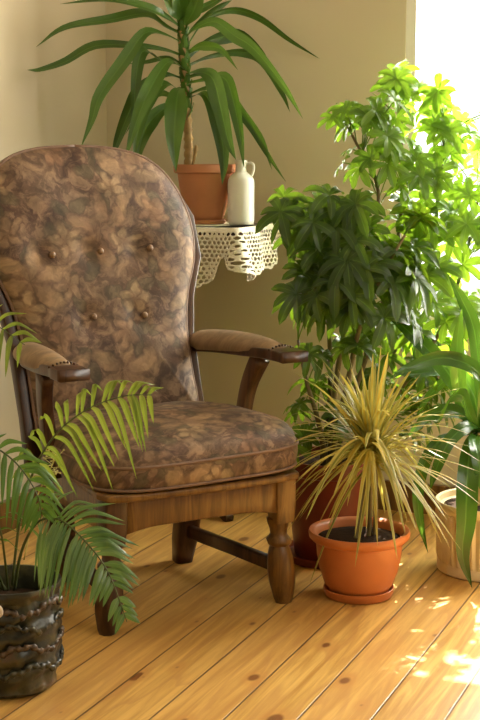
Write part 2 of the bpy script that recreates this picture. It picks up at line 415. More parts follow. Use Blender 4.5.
# rear legs
for s in (1, -1):
    q = MB(); q.bar([(s*.185, .400, .30), (s*.182, .405, .2), (s*.178, .41, .13), (s*.172, .418, .06), (s*.168, .425, 0)],
                    [.062, .062, .064, .060, .046], [.055, .055, .058, .055, .044], (1, 0, 0), .5)
    q.build('rear_leg', M_WOODD, ch)
# front legs, turned
for s in (1, -1):
    lg = MB()
    lg.bar([(s*.218, -.004, .310), (s*.219, -.004, .25), (s*.221, -.002, .205)], [.054, .054, .050], [.052, .052, .046], (1, 0, 0), .2)
    c = V((s*.216, .010, 0)); sh = Matrix(((1, 0, s*-.07), (0, 1, .02), (0, 0, 1)))
    prof = [(.0, .0), (.020, 0), (.025, .012), (.033, .05), (.035, .08), (.033, .11), (.027, .134), (.0235, .142), (.030, .148), (.032, .156), (.026, .164), (.021, .172), (.0225, .185), (.027, .198), (.028, .21), (.02, .215)]
    lg.lathe(prof, 8, (s*.231, .005, 0), axis=sh)
    lg.build('front_leg', M_WOODM if s > 0 else M_WOODD, ch, sharp=50)  # same wood; left leg darker, shade put into its colour
# seat rail
q = MB()
rp = [(-.205, .43, 0), (-.25, .02, 0), (-.235, -.018, 0), (0, -.028, 0), (.235, -.018, 0), (.25, .02, 0), (.205, .43, 0)]
for (p0, p1, sd_) in (((-.200, -.012), (.200, -.012), 0), ((.225, .0), (.195, .43), 1), ((-.225, .0), (-.195, .43), 1), ((-.2, .43), (.2, .43), 0)):
    N_ = 14; pts = []; hs = []
    for i in range(N_+1):
        t = i/N_; x = p0[0]+(p1[0]-p0[0])*t; y = p0[1]+(p1[1]-p0[1])*t
        e = min(t, 1-t)*2; sag = .012*(math.sin(min(1, e*2.2)*PI/2)) if sd_ == 0 else 0
        pts.append(V((x, y, .275+sag*.5-.004))); hs.append(.082-sag)
    q.bar(pts, .028, hs, (0, 1, 0) if sd_ == 0 else (1, 0, 0), .25)
q.build('seat_rail', M_WOODM, ch)
q = MB(); cor = [(-.255, .0), (-.245, -.045), (-.2, -.058), (0, -.066), (.2, -.058), (.245, -.045), (.255, .0), (.215, .45), (-.215, .45)]
vs = [V((x, y, z)) for z in (.312, .330) for x, y in cor]; k = len(cor)
q.add(vs, [tuple(reversed(range(k))), tuple(range(k, 2*k))]+[(i, (i+1) % k, k+(i+1) % k, k+i) for i in range(k)])
bevel(q.build('seat_board', M_WOODM, ch, smooth=False), .006, 3)
for s in (1, -1):
    q = MB(); q.bar([(s*.222, .02, .088), (s*.198, .2, .09), (s*.174, .41, .088)], .022, .034, (1, 0, 0), .5); q.build('stretcher', M_WOODD, ch)
# seat cushion
def seat_out(a):
    ca, sa = math.cos(a), math.sin(a); e = 4.2
    r = (abs(ca)**e+abs(sa)**e)**(-1/e); x = ca*r; y = sa*r
    return V((.006+x*(.279-.024*(y+1)/2), .195+y*.268, 0))
b = MB(); n = 96; out = [seat_out(2*PI*i/n) for i in range(n)]; cc = V((0, .195, 0)); vs = []
lv = []
for k in (.001, .5, .8, .93, .98): lv.append((k, lambda k: .335))
prof = [(.001, .333), (.5, .333), (.85, .333), (.95, .334), (.985, .340), (1.0, .352), (1.008, .37), (1.003, .388), (.997, .396), (.985, .408), (.965, .420), (.93, .430), (.88, .438), (.8, .446), (.65, .453), (.45, .457), (.25, .459), (.001, .460)]
for k, z in prof:
    for p in out:
        q_ = cc+(p-cc)*k; zz = z
        if z > .4:
            zz += .006*noise.noise(V((q_.x*8, q_.y*8, 2))) - .018*max(0, (q_.y-.2)/.25)*((z-.4)/.06)
        q_.z = zz+.004*math.sin(q_.x*5); vs.append(q_)
m = len(prof)
b.add(vs, [(i*n+j, i*n+(j+1) % n, (i+1)*n+(j+1) % n, (i+1)*n+j) for i in range(m-1) for j in range(n)])
sc_ = b.build('seat_cushion', M_FABS, ch)
for zz, kk in ((.392, 1.004), (.340, .992)):
    q = MB(); pp = [cc+(p-cc)*kk+V((0, 0, zz+.004*math.sin(p.x*5))) for p in out]; pp.append(pp[0]); q.tube(pp, .0038, 8); q.build('piping', M_PIPE, sc_)
# arms
for s in (1, -1):
    q = MB(); xs = .277 if s > 0 else -.266
    pts = crom([(xs*.84, .50, .564), (xs*.95, .40, .572), (xs*1.02, .25, .580), (xs*1.04, .15, .586), (xs*1.05, .10, .587), (xs*1.05, .055, .586)], 16)
    wd = [.036+.030*min(1, i/8)+(.008 if i > 11 else 0) for i in range(17)]
    q.bar(pts, wd, [.026]*17, (1, 0, 0), .25); arm = q.build('armrest', M_WOODD, ch)
    q = MB(); pp = crom([(xs*.85, .50, .578), (xs*.95, .40, .588), (xs*1.02, .27, .593), (xs*1.04, .18, .594), (xs*1.05, .125, .592)], 18)
    rad = [(.025+.012*math.sin(PI*min(1, (i+3)/18)))*(.35 if i == 0 else .8 if i == 1 else .75 if i == 18 else .93 if i == 17 else 1) for i in range(19)]
    q.tube(pp, [r*.80 for r in rad], 20, flat=1.36, up=(0, 0, 1)); pad = q.build('arm_pad', M_FABL, arm)
    for i in range(9):
        q = MB(); a = (i-4)/4; x = xs*1.05+a*.034; q.lathe([(.0, -.002), (.0032, -.001), (.003, .0015), (0, .003)], 8, (x, .121-.006*(1-a*a), .5985+.010*(1-a*a)), axis=Matrix.Rotation(R(40), 3, 'X'))
        q.build('nail_head', M_WOODD, pad)
    q = MB(); pts = crom([(s*.262, .245, .31), (s*.262, .262, .37), (s*.266, .262, .43), (s*.276, .250, .50), (s*.288, .215, .57)], 14)
    q.bar(pts, [.030]*15, [.052-.014*math.sin(PI*i/14) for i in range(15)], (1, 0, 0), .3); q.build('arm_support', M_WOODN if s > 0 else M_WOODD, ch)  # same wood; right support lighter, window light put into its colour

# ------------------------------------------------------------------ side table, cloth, vase, potted plant
TZ = .862; TC = V((-.004, 3.95, 0)); TL, TD = .52, .33
tb = thing('side_table', 'small dark wooden side table in the corner under a crocheted cloth', 'table', TC, -RA)
q = MB(); q.box((-TL, 0, TZ-.025), (0, TD, TZ-.002)); bevel(q.build('tabletop', M_WOODD, tb, smooth=False), .004)
q = MB(); q.lathe([(0, .09), (.020, .09), (.022, .12), (.015, .16), (.013, .40), (.018, .5), (.013, .6), (.014, .78), (.03, .82), (.05, TZ-.025), (0, TZ-.025)], 24, (-TL/2, TD/2, 0)); q.build('pedestal', M_WOODD, tb)
fx = Matrix.Rotation(RA, 3, 'Z') @ (V((-.029, 3.995, 0))-TC)
fa = math.atan2(fx.y-TD/2, fx.x+TL/2)
for k in range(3):
    a = fa+k*2*PI/3; c = V((-TL/2, TD/2, 0)); d = V((math.cos(a), math.sin(a), 0)); rl = .255 if k == 0 else .165
    q = MB(); q.bar(crom([c+d*.01+V((0, 0, .13)), c+d*rl*.5+V((0, 0, .095)), c+d*rl*.9+V((0, 0, .02)), c+d*rl+V((0, 0, .008))], 10), .026, [.034]*7+[.03, .026, .022, .016], d.cross(V((0, 0, 1)))); q.build('foot', M_WOODD, tb)
def lace():
    cs = .0026; vs = []; fs = []; uv = []
    per = TL+.004+TD; RC = .012
    def path(s):   # s: 0 left end of front edge .. per end of the right edge, with outward normal
        if s < TL-RC: return V((-TL+s, -.003, 0)), V((0, -1, 0))
        if s < TL+RC:
            a = (s-(TL-RC))/(2*RC)*PI/2; return V((-RC+(RC+.003)*math.sin(a), RC-(RC+.003)*math.cos(a), 0)), V((math.sin(a), -math.cos(a), 0))
        return V((.003, s-TL, 0)), V((1, 0, 0))
    def L(s):
        pts = [(0, .15), (TL-.22, .15), (TL-.17, .172), (TL-.11, .168), (TL-.075, .15), (TL-.048, .085), (TL-.035, .080), (TL-.015, .12), (TL+.02, .152), (TL+.06, .150), (TL+.10, .125), (TL+.14, .118), (TL+.19, .13), (TL+.24, .10), (per, .03)]
        return lerp1(pts, s) + .005*abs(math.sin(s*PI/.022))
    ns = int(per/cs); nd = int(.19/cs); idx = {}
    def hole(s, d):
        if d < .010: return False
        if d > L(s)-.007: return False
        row = int(d/.0125); fs_ = (s/.0145 + .5*(row % 2)) % 1-.5; fd = (d/.0125) % 1-.5
        big = .38 if math.sin(s*38)*math.sin(d*55+1) > -.25 else .26
        return fs_*fs_+fd*fd*.9 < big*big
    def P(i, j):
        s = i*cs; d = j*cs; p, nn = path(s); fl_ = .006+.016*(d/.15)**.8*(1+.8*math.sin(s*52+.6))
        k = max(0, 1-abs(s-TL)/.03); fl_ += k*d*.25
        return p+nn*(min(d*.6, fl_))+V((0, 0, TZ+.0015-d*(.985-.1*k)))
    for i in range(ns):
        for j in range(nd):
            s = (i+.5)*cs; d = (j+.5)*cs
            if d > L(s) or hole(s, d): continue
            f = []
            for a_, b_ in ((i, j), (i+1, j), (i+1, j+1), (i, j+1)):
                if (a_, b_) not in idx: idx[(a_, b_)] = len(vs); vs.append(P(a_, b_))
                f.append(idx[(a_, b_)])
            fs.append(tuple(f))
    o = len(vs); vs += [V((-TL, -.003, TZ+.0015)), V((.003, -.003, TZ+.0015)), V((.003, TD, TZ+.0015)), V((-TL, TD, TZ+.0015))]; fs.append((o, o+1, o+2, o+3))
    b = MB(); b.add(vs, fs); ob = b.build('lace_cloth', M_LACE)
    ob.location = TC; ob.rotation_euler = (0, 0, -RA)
    md = ob.modifiers.new('s', 'SUBSURF'); md.levels = md.render_levels = 1
    md = ob.modifiers.new('t', 'SOLIDIFY'); md.thickness = .0018; md.offset = 1
    return ob
tag(lace(), 'cream crocheted lace cloth with scalloped edge draped over the small table', 'tablecloth')
ZT = TZ+.0045
def pot(t, prof, m, inner, soil_z, soil_r, n=48, flute=None, name='pot', msoil=None):
    q = MB(); q.lathe(prof+inner, n, flute=flute); o = q.build(name, m, t, sharp=40)
    q = MB(); q.lathe([(soil_r, soil_z-.01), (soil_r, soil_z), (soil_r*.6, soil_z+.006), (0, soil_z+.004)], 32); q.build('soil', msoil or M_SOIL, t)
    return o
vc = PY(241, 222, 4.07); vc.z = ZT
vz = thing('jug', 'white stoneware bottle with a small loop handle on the lace cloth', 'jug', vc)
q = MB(); q.lathe([(0, 0), (.034, 0), (.037, .004), (.0385, .012), (.0385, .118), (.037, .130), (.031, .140), (.021, .147), (.0165, .151), (.0155, .158), (.0155, .176), (.018, .178), (.018, .184), (.013, .185), (.012, .176), (.011, .15), (0, .145)], 40)
vb = q.build('body', M_VASE, vz, sharp=60)
q = MB(); q.tube(crom([(.014, 0, .174), (.028, -.004, .177), (.036, -.006, .170), (.036, -.006, .155), (.031, -.004, .139)], 14), .0036, 10); q.build('handle', M_VASE, vz)

def wp(px, py, Y, base): return PY(px, py, Y)-base
# yucca
yc = PY(205, 219, 4.13); yc.z = ZT
yu = thing('potted_yucca', 'tall strap-leaved green plant in an orange-brown pot on the lace-covered table', 'potted plant', yc)
q = MB(); q.lathe([(0, 0), (.056, 0), (.060, .003), (.062, .012), (.0605, .013), (.056, .006), (0, .005)], 40); q.build('saucer', M_TERRA2, yu, sharp=50)
pot(yu, [(0, .008), (.050, .008), (.053, .012), (.059, .03), (.068, .07), (.075, .11), (.079, .135), (.080, .146), (.0875, .147), (.091, .15), (.092, .165), (.0905, .172)], M_TERRA2, [(.086, .172), (.084, .16), (.078, .15), (.05, .145), (0, .145)], .158, .082)
YS = 4.13; sx, = (187,)
q = MB(); pts = crom([wp(189, 172, YS, yc), wp(188, 130, YS, yc), wp(185, 80, YS, yc), wp(182, 40, YS, yc), wp(182, 12, YS, yc)], 60)
q.tube(pts, [(.0135 + .0025*math.sin(i*2.2))*(1-.3*i/60) for i in range(61)], 12); q.build('trunk', M_BARK, yu)
q = MB(); q.tube(crom([wp(192, 168, YS-.02, yc), wp(196, 150, YS-.02, yc), wp(196, 145, YS-.02, yc)], 6), [.004, .004, .005, .006, .005, .004, .002], 8); q.build('side_shoot', M_BARK, yu)
M_YUC = m_leaf('yucca leaf', (.018, .060, .012), (.075, .17, .022), .32, .28, (.25, .42, .03))
q = MB()
def leafpx(q, lst, wpx, Y0, base, roll=0, prof=None, nseg=22, fold=.25, r=None, wave=0.0):
    pts = [wp(x, y, Y0+dy, base) for x, y, dy in lst]
    a, b_ = pts[0], pts[-1]; t = (pts[len(pts)//2]-a if len(pts) > 2 else b_-a); t = V((b_.x-a.x, 0, b_.z-a.z)).normalized()
    side = V((t.z, 0, -t.x))*math.cos(R(roll)) + V((0, 1, 0))*math.sin(R(roll))
    q.strap(pts, wpx*Y0/1400, side, prof, nseg, fold, r, wave)
YL = [
 ([(181,28,0),(168,18,-.05),(148,8,-.1),(110,0,-.13),(60,4,-.16)], 9, 40, .6),
 ([(181,34,0),(165,26,-.03),(145,14,-.08),(110,20,-.12),(65,28,-.16),(36,47,-.2)], 11, 40, .4),
 ([(182,56,0),(165,50,-.03),(135,46,-.08),(95,46,-.1),(65,62,-.13),(40,70,-.15),(27,70,-.17)], 9, 35, .35),
 ([(183,44,0),(165,35,-.05),(145,33,-.1),(125,60,-.15),(100,95,-.2),(92,120,-.22),(81,147,-.24)], 12, 15, .7),
 ([(184,66,0),(160,60,-.06),(142,52,-.1),(135,90,-.15),(134,137,-.18)], 11, 5, .3),
 ([(184,80,0),(165,75,-.05),(142,88,-.1),(130,110,-.12),(118,140,-.13),(112,160,-.14)], 12, 10, .15),
 ([(184,95,0),(165,84,-.08),(145,105,-.15),(138,130,-.18),(134,160,-.2)], 13, 5, .6),
 ([(185,70,0),(168,62,-.1),(150,90,-.2),(137,120,-.22),(125,160,-.24)], 14, 10, .75),
 ([(185,105,0),(165,108,-.05),(148,125,-.1),(140,145,-.12),(138,165,-.13)], 14, 5, .5),
 ([(183,88,0),(178,92,-.08),(176,110,-.16),(174,140,-.2),(176,172,-.21)], 19, 0, .65),
 ([(186,84,0),(205,80,-.05),(224,78,-.1),(233,100,-.14),(240,135,-.16),(244,168,-.18)], 12, 5, .45),
 ([(186,78,0),(205,74,-.04),(222,84,-.08),(240,110,-.12),(262,140,-.14),(272,170,-.16)], 9, 15, .3),
 ([(187,96,0),(200,90,-.05),(215,88,-.10),(226,96,-.12),(250,125,-.14),(268,155,-.15),(286,182,-.16)], 8, 10, .2),
 ([(187,100,0),(203,94,-.04),(214,110,-.08),(222,140,-.10),(224,165,-.11),(222,185,-.12)], 13, 5, .15),
 ([(186,75,0),(198,72,-.08),(212,78,-.14),(220,105,-.18),(228,140,-.2),(236,160,-.21)], 15, 5, .35),
 ([(185,40,0),(196,28,-.04),(215,22,-.08),(235,36,-.12),(255,50,-.14),(285,88,-.17),(303,119,-.2)], 11, 15, .4),
 ([(185,60,0),(200,46,.04),(218,38,.08),(240,36,.1),(262,55,.1),(272,75,.1)], 13, 20, .1),
 ([(186,66,0),(210,56,.05),(240,52,.09),(262,60,.1),(282,92,.1),(290,112,.1)], 9, 25, .25),
 ([(185,48,0),(205,20,.05),(232,10,.09),(260,18,.1),(290,40,.1),(320,59,.1)], 7, 30, .5),
 ([(184,24,0),(196,12,0),(214,2,0),(235,-10,0)], 7, 25, .6),
 ([(185,36,0),(200,22,.05),(218,8,.1),(232,0,.12)], 7, 30, .5),
 ([(182,22,0),(180,5,-.05),(176,-20,-.1)], 14, 10, .9),
 ([(183,22,0),(186,0,-.05),(192,-25,-.08)], 15, 10, .7),
 ([(182,20,0),(174,8,-.05),(160,-15,-.08)], 13, 15, .8),
 ([(184,26,0),(194,10,-.04),(204,-20,-.06)], 13, 10, .8),
 ([(182,64,0),(168,58,0),(148,62,.02),(128,64,.04)], 5, 30, .4),
 ([(184,104,0),(172,96,.03),(158,94,.06),(140,110,.08),(125,135,.08)], 6, 20, .3),
 ([(186,54,0),(196,48,-.03),(206,46,-.05),(222,50,-.09),(238,70,-.1)], 8, 20, .8),
]
pf = lambda t: (.35+.65*min(1, max(0, (t-.12)/.35)))*(1-max(0, (t-.45)/.55)**1.8)
for lst, wpx, roll, r in YL: leafpx(q, lst, wpx*1.15, YS, yc, roll, pf, 26, .3, r)
q.build('foliage', M_YUC, yu)
q = MB()
for i in range(40):
    x = 184.5+2*math.sin(i*.01); y = 118-i*2.9; x = lerp1([(-5, 182), (30, 182.5), (80, 185), (130, 188)], y); a = i*2.4
    p = wp(x, y, YS, yc); d = V((math.cos(a), math.sin(a), 0)); q.strap([p+d*.006, p+d*.014+V((0, 0, .02)), p+d*.020+V((0, 0, .045))], .034, d.cross(V((0, 0, 1))), lambda t: 1-.7*t, 4, .3, .6+.3*rnd.random())
q.build('leaf_bases', M_YUC, yu)

# ------------------------------------------------------------------ umbrella plant in red pot
gp = V((.24, 3.64, 0))
ut = thing('potted_umbrella_plant', 'tall bushy umbrella plant in a dark red pot, growing up in front of the window', 'potted plant', gp)
q = MB(); q.lathe([(0, 0), (.118, 0), (.124, .004), (.128, .022), (.124, .023), (.118, .01), (0, .008)], 48); q.build('saucer', M_RED, ut, sharp=50)
pot(ut, [(0, .012), (.090, .012), (.094, .016), (.104, .10), (.114, .20), (.117, .235), (.123, .236), (.128, .24), (.130, .27), (.128, .277)], M_RED, [(.121, .277), (.118, .26), (.112, .24), (0, .238)], .255, .117)
M_SCH = m_leaf('umbrella plant leaf', (.010, .030, .007), (.13, .27, .022), .36, .42, (.50, .80, .03))
stems = []
SP = [[(322,462,0),(330,400,0),(329,330,0),(322,270,0),(300,215,-.02)],
      [(330,462,-.02),(334,400,-.02),(345,330,-.04),(368,250,-.06),(378,190,-.06),(352,135,-.04)],
      [(334,462,.02),(352,400,.02),(378,320,.02),(398,240,.02),(402,160,.02),(398,95,.02)],
      [(340,462,.03),(375,390,.05),(412,310,.05),(432,240,.04),(440,180,.04),(445,130,.04)],
      [(342,462,.05),(392,400,.08),(438,335,.08),(462,270,.06),(478,200,.06)],
      [(326,462,-.03),(318,420,-.05),(306,380,-.07),(298,340,-.06)],
      [(330,462,-.03),(348,380,-.10),(362,320,-.14),(385,270,-.15),(405,235,-.15)]]
for sp in SP:
    pts = crom([wp(x, y, 3.64+dy, gp) for x, y, dy in sp], 30); pts[0].z = .25
    q = MB(); q.tube(pts, [.0085*(1-.6*i/30) for i in range(31)], 8); q.build('stem', M_STEM, ut); stems.append(pts)
allst = [p for s_ in stems for p in s_[6:]]
fo = MB()
obov = lambda t: (max(0, 1-((t-.6)/.4)**2)**.5 if t > .6 else .12+.88*math.sin(PI/2*t/.6))
def whorl(c, axis, L, nleaf, r):
    axis = axis.normalized(); a1 = axis.orthogonal().normalized(); a2 = axis.cross(a1); ph = rnd.random()*6
    for k in range(nleaf):
        a = 2*PI*k/nleaf*.92+ph+rnd.uniform(-.12, .12); d = a1*math.cos(a)+a2*math.sin(a); l = L*rnd.uniform(.78, 1.1)
        dr = rnd.uniform(.0, .42)+(.25 if r < .25 else 0)
        p1 = c+d*l*.18+axis*l*.06; p2 = c+d*l*.6+axis*l*.10-V((0, 0, l*dr*.22)); p3 = c+d*l*.98-V((0, 0, l*dr*.75))
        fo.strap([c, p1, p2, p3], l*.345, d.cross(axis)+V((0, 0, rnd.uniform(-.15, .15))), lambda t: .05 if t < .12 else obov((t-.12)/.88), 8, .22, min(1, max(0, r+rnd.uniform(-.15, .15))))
BL = [(494,165,.05,24,5,.06,.85),(497,225,.05,24,5,.065,.7),(500,120,.05,20,3,.06,.85), # px, py, dY, radius px, count, size(m), tone; this row: unseen leaves added to block sun
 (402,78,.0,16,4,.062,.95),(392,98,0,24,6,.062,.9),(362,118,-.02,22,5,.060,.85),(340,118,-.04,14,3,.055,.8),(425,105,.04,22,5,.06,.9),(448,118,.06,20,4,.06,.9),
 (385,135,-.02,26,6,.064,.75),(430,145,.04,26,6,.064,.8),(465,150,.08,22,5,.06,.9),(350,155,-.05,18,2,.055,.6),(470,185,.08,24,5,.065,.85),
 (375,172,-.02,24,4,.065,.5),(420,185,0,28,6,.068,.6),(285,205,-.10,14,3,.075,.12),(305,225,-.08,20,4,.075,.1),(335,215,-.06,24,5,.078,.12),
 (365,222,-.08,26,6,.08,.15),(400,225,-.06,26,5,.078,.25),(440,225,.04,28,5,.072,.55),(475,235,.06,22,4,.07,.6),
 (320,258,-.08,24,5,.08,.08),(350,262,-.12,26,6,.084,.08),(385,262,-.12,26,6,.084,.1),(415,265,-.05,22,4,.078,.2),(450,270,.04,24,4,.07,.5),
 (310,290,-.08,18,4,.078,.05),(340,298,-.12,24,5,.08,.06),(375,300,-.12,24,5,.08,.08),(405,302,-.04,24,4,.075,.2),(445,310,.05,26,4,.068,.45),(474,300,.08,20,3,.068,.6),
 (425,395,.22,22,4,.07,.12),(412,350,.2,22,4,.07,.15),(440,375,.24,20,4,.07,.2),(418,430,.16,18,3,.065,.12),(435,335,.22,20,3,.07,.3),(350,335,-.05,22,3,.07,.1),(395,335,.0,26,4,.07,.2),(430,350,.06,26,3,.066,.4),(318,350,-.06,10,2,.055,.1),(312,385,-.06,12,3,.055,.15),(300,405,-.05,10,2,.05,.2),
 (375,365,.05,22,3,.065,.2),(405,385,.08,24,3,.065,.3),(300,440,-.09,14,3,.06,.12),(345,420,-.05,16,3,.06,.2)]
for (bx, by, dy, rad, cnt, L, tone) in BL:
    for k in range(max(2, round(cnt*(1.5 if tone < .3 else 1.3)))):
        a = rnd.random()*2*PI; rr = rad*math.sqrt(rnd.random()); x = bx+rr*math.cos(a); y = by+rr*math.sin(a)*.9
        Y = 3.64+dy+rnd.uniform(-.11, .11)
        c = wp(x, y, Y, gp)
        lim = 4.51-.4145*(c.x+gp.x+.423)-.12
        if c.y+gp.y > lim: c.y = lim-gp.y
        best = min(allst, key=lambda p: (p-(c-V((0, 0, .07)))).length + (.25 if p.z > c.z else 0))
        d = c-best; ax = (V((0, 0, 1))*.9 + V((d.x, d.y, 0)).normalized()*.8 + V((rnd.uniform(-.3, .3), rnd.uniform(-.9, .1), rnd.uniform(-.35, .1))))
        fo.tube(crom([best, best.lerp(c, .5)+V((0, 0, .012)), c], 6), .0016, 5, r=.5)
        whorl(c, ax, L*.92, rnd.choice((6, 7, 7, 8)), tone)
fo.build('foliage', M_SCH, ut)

# ------------------------------------------------------------------ spiky dracaena in terracotta pot
dc = V((.291, 3.315, 0))
dr = thing('potted_dragon_tree', 'spiky yellow-green plant in a round terracotta pot at the centre right', 'potted plant', dc)
q = MB(); q.lathe([(0, 0), (.078, 0), (.083, .004), (.087, .022), (.084, .023), (.079, .008), (0, .006)], 48); q.build('saucer', M_TERRA, dr, sharp=50)
pot(dr, [(0, .010), (.066, .010), (.071, .013), (.085, .035), (.097, .07), (.103, .105), (.105, .128), (.106, .138), (.116, .142), (.1225, .149), (.124, .160), (.1215, .166)], M_TERRA, [(.112, .164), (.106, .158), (.103, .145), (.10, .135), (0, .135)], .145, .102)
dtop = wp(371, 452, 3.33, dc)
for (bx, tx, ty) in ((.02, 0, 0), (-.01, .0, -.02), (.035, .012, .01)):
    q = MB(); q.tube(crom([(bx, ty, .14), (bx+.005, ty, .18), (dtop.x+tx, dtop.y+ty, dtop.z)], 16), [.0055+.0008*math.sin(i*2) for i in range(17)], 10); q.build('cane', M_STEM, dr)
def m_marg():
    return m_leaf('dragon tree leaf', (.10, .17, .03), (.58, .42, .06), .42, .35, (.7, .6, .10), stripe=(.42, .40, .12))
q = MB()
lin = lambda t: (.55+.45*min(1, t*4))*(1-t)**.55
for i in range(185):
    head = V((dtop.x, dtop.y, dtop.z))+V((rnd.uniform(-.012, .012), rnd.uniform(-.012, .012), rnd.uniform(-.03, .045)))
    az = i*2.39996; u = (i+.5)/185
    el = R(84 - 118*u**1.0 + rnd.uniform(-8, 8)); L = rnd.uniform(.215, .295)*(.92 if u < .2 else 1)*(.85 if u > .8 else 1)
    d = V((math.cos(az)*math.cos(el), math.sin(az)*math.cos(el), math.sin(el)))
    droop = .02+.11*max(0, u-.15)+rnd.uniform(0, .07); h = V((math.cos(az), math.sin(az), 0))
    pts = [head, head+d*L*.33, head+d*L*.68-V((0, 0, droop*L*1.2)), head+d*L-V((0, 0, droop*L*3.2))]
    for p in pts:
        if p.z < .17 and math.hypot(p.x, p.y) < .135: p.z = .17+rnd.random()*.01
        if math.hypot(p.x, p.y) >= .13: p.z = max(p.z, .06)
    q.strap(pts, rnd.uniform(.0125, .0175), V((-math.sin(az), math.cos(az), 0)), lin, 10, .2, min(1, max(0, (.75 if u < .3 else .4)+rnd.uniform(-.4, .4))))
q.build('foliage', m_marg(), dr)

# ------------------------------------------------------------------ corn plant in ribbed cream pot
cc_ = V((.642, 3.53, 0))
cp = thing('potted_corn_plant', 'broad-leaved green plant in a ribbed cream pot at the right edge', 'potted plant', cc_)
def flute(a, z): return .0036*math.cos(a*40) if 0.03 < z < .16 else 0
prof = [(0, 0), (.122, 0), (.128, .004), (.128, .024), (.125, .028), (.1255, .035), (.1275, .08), (.130, .13), (.1315, .158), (.131, .162), (.135, .166), (.137, .176), (.136, .184), (.133, .187)]
pot(cp, prof, M_CREAM, [(.126, .185), (.124, .17), (0, .16)], .168, .1235, n=204, flute=flute)
M_CORN = m_leaf('corn plant leaf', (.014, .060, .010), (.06, .17, .018), .22, .25, (.28, .55, .03))
q = MB(); q.tube(crom([(-.02, 0, .162), (-.022, 0, .26), (-.03, 0, .36)], 16), [.014+.001*math.sin(i*2.1) for i in range(17)], 12); q.build('trunk', M_BARK, cp)
q = MB(); ov = lambda t: (.45+.55*min(1, t*3))*(1-max(0, (t-.4)/.6)**2.2)
CL = [([(478,432,0),(470,450,-.12),(467,485,-.19),(466,520,-.20),(463,555,-.20),(472,588,-.20)], 19, 0, .15),
 ([(474,432,0),(440,440,-.06),(424,465,-.1),(418,495,-.12),(421,525,-.12),(428,553,-.12)], 11, 15, .1),
 ([(474,430,0),(462,405,-.04),(457,365,-.08),(458,335,-.09),(462,308,-.1)], 14, 5, 1.0),
 ([(480,428,0),(488,395,-.04),(474,368,-.08),(442,358,-.12),(410,367,-.16),(388,380,-.18)], 14, 25, .3),
 ([(475,430,0),(462,395,0),(436,358,-.02),(405,328,-.04),(378,305,-.06)], 16, 15, .1),
 ([(482,430,0),(480,380,0),(474,330,0),(462,300,-.02),(448,274,-.04)], 15, 15, .2),
 ([(478,430,0),(465,390,.04),(440,372,.04),(412,374,.0),(392,372,-.02)], 10, 35, .4),
 ([(480,432,0),(458,412,-.06),(430,415,-.12),(405,440,-.16)], 13, 20, .35),
 ([(482,432,0),(470,425,-.08),(450,440,-.14),(436,470,-.16),(430,490,-.16)], 12, 15, .2),
 ([(484,432,0),(500,400,0),(520,370,0),(540,380,0)], 15, 20, .3),
 ([(484,432,0),(505,420,-.05),(525,440,-.1),(535,480,-.12)], 15, 10, .3),
 ([(480,425,0),(486,380,-.05),(488,340,-.08),(484,300,-.1)], 15, 10, .5),
 ([(478,432,0),(468,410,-.1),(462,395,-.18),(448,400,-.24),(438,425,-.27)], 13, 10, .5),
 ([(482,430,0),(476,400,.06),(458,375,.08),(430,395,.1),(415,420,.1)], 12, 20, .4),
 ([(482,432,0),(476,440,-.1),(478,455,-.16),(482,480,-.18),(486,505,-.18)], 14, 0, .35)]
for lst, wpx, roll, r in CL: leafpx(q, lst, wpx*1.1, 3.56, cc_, roll, ov, 22, .22, r, .15)
q.build('foliage', M_CORN, cp)

# ------------------------------------------------------------------ palm in dark embossed pot
pc = V((-.465, 2.73, 0))
pa = thing('potted_palm', 'feathery palm in a dark embossed glazed pot at the left edge', 'potted plant', pc)
def m_dark():
    a = N('dark embossed glaze'); co = a.obj(); sp = a.n('ShaderNodeSeparateXYZ'); a.l(co, sp.inputs[0])
    f, _ = a.noise(co, 16, 4, .6); f2, _ = a.noise(co, 55, 3)
    c = a.ramp(f, [(.32, (.004, .005, .003)), (.50, (.016, .018, .009)), (.60, (.055, .050, .020)), (.72, (.10, .05, .03))])
    a.set(col=c, rough=.36, coat=.25, crough=.2); a.bump(a.math('ADD', f, a.math('MULTIPLY', f2, .3)), .6, .006); return a.m
M_DK = m_dark()
def emb(a, z): 
    if z < .012 or z > .20: return 0
    k = .0030*math.sin(z*150+1.5*math.sin(a*3))
    return k + .0035*noise.noise(V((math.cos(a)*4, math.sin(a)*4, z*26)))*2
zs = [i*.004 for i in range(4, 52)]
def rp_(z): return lerp1([(0, .083), (.02, .092), (.06, .099), (.12, .101), (.19, .099), (.215, .1)], z)
pot(pa, [(0, 0), (.072, 0), (.084, .004), (.090, .012)]+[(rp_(z), z) for z in zs]+[(.1, .208), (.104, .212), (.105, .218), (.103, .223)], M_DK, [(.097, .223), (.094, .21), (.092, .17), (0, .165)], .175, .090, n=120, flute=emb)
M_BAND = m_simple('brown relief glaze', (.085, .052, .030), .38, .35, 45, .6, 110, coat=.25)
for q_z, ph_ in ((.062, 0), (.105, 1.3), (.148, 2.4), (.185, 4.0)):   # raised woven bands around the pot
    q = MB(); pts = [V((math.cos(a)*(rp_(q_z)+.001), math.sin(a)*(rp_(q_z)+.001), q_z+.008*math.sin(a*5+ph_)+.003*math.sin(a*17))) for a in [2*PI*i/200 for i in range(201)]]
    q.tube(pts, [.0062+.0022*math.sin(i*1.3+ph_) for i in range(201)], 8, flat=.8); q.build('raised_band', M_BAND if ph_ in (1.3, 4.0) else M_DK, pa)
q = MB(); q.lathe([(0, -.002), (.012, -.002), (.014, 0), (.012, .002), (0, .003)], 20, axis=Matrix.Rotation(R(90), 3, 'X')); o = q.build('tag', M_WHITE, pa); o.location = PY(-3, 611, 2.60)-pc
o['label'] = 'white round tag'; o.rotation_euler = (0, 0, R(-20))
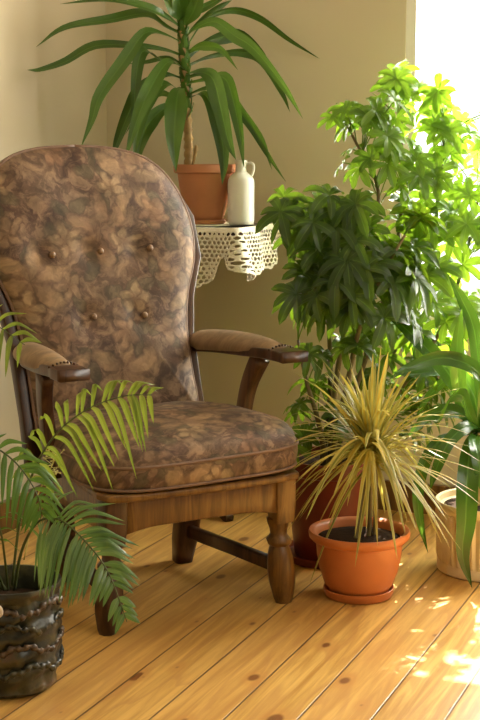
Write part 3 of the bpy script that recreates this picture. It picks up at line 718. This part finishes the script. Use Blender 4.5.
PLM = m_leaf('palm leaf', (.020, .085, .016), (.085, .20, .03), .33, .30, (.32, .5, .05))
PLM2 = m_leaf('palm leaf yellow-green', (.05, .12, .012), (.20, .27, .03), .35, .38, (.5, .6, .06))  # palm leaf with a yellower base green
PLM3 = m_leaf('palm leaf greyish', (.025, .09, .018), (.13, .23, .07), .3, .22, (.3, .45, .06))
def frond(name, lst, m, Ll, wl, droop=.6, start=.25, n=22, sideup=(0, 0, 1), fwd=.55, rr=.0028, tone=.5, y0=2.73, lenf=None, one=None, splay=.35):
    pts = crom([wp(x, y, y0+dy, pc) for x, y, dy in lst], 40); st = MB()
    st.tube(pts, [rr*(1-.7*i/40) for i in range(41)], 6); o = st.build(name, M_GSTEM, pa)
    q = MB(); up = V(sideup)
    for i in range(n):
        t = start+(1-start)*(i+.5)/n; k = int(t*40); p = pts[k]; tg = (pts[min(k+1, 40)]-pts[k-1]).normalized()
        sd_ = tg.cross(up); sd_ = sd_.normalized() if sd_.length > .05 else tg.orthogonal()
        nn = sd_.cross(tg)
        tt = (t-start)/(1-start); lf = (lenf(tt) if lenf else math.sin(PI*(.18+.74*tt))**.8)
        for s in (1, -1):
            if one and s != one: continue
            l = Ll*lf*rnd.uniform(.88, 1.08); d = (tg*fwd+sd_*s+nn*splay*rnd.uniform(.3, 1)).normalized()
            p2 = p+d*l*.5+nn*l*.05; p3 = p+d*l*.93-V((0, 0, l*droop*rnd.uniform(.6, 1.1)))
            q.strap([p, p+d*l*.25+nn*l*.03, p2-V((0, 0, l*droop*.2)), p3], wl*rnd.uniform(.85, 1.1), nn.cross(d), lambda t: math.sin(PI*min(1, .12+.88*t))**.7 if t > .15 else .5+t, 9, .3, min(1, max(0, tone+rnd.uniform(-.3, .3))))
    q.build('leaflets', m, o); return o
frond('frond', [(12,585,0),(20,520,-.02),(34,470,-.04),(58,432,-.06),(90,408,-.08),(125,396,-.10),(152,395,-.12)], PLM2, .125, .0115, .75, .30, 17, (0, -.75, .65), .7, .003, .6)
frond('frond', [(14,590,0),(22,550,-.05),(38,522,-.12),(60,520,-.18),(84,540,-.22),(108,572,-.25),(127,622,-.27)], PLM3, .145, .0125, .45, .28, 24, (.15, -.85, .5), .65, .0035, .45, lenf=lambda t: .75+.35*math.sin(PI*min(1, t*1.2))-.55*t)
frond('frond', [(4,590,0),(-20,520,-.05),(-30,470,-.1),(-10,448,-.14),(15,462,-.16),(35,490,-.17),(42,515,-.17)], PLM, .08, .011, .6, .45, 12, (0, -.8, .6), .7, .003, .7)
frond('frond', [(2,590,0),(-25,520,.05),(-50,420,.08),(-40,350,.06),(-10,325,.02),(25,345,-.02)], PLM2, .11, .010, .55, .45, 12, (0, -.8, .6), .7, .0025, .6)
frond('frond', [(8,590,0),(5,560,-.06),(0,530,-.12),(-12,510,-.18),(-35,515,-.22),(-60,550,-.25)], PLM, .075, .010, .6, .3, 10, (0, -.8, .6), .6, .003, .4)
frond('frond', [(6,590,.02),(-30,540,.0),(-80,500,.0),(-120,520,.0)], PLM, .13, .011, .5, .35, 14, (0, -.8, .6), .6, .003, .4)
# pale flower sprig
q = MB(); base = [wp(x, y, 2.72, pc) for x, y in ((24, 560), (36, 500), (50, 470), (57, 452))]
q.tube(crom(base, 14), .0014, 5)
for i in range(26):
    t = .5+.5*rnd.random(); k = crom(base, 20)[int(t*20)]; d = V((rnd.uniform(-1, 1), rnd.uniform(-.5, .5), rnd.uniform(-.2, .8)))*.03
    q.tube([k, k+d*.5, k+d], [.0008, .0008, .0008], 4); 
    q.tube([k+d-V((0, 0, .002)), k+d, k+d+V((0, 0, .002))], [.001, .0022, .001], 6)
q.build('flower_sprig', m_simple('pale buds', (.50, .45, .15), .5, .1), pa)
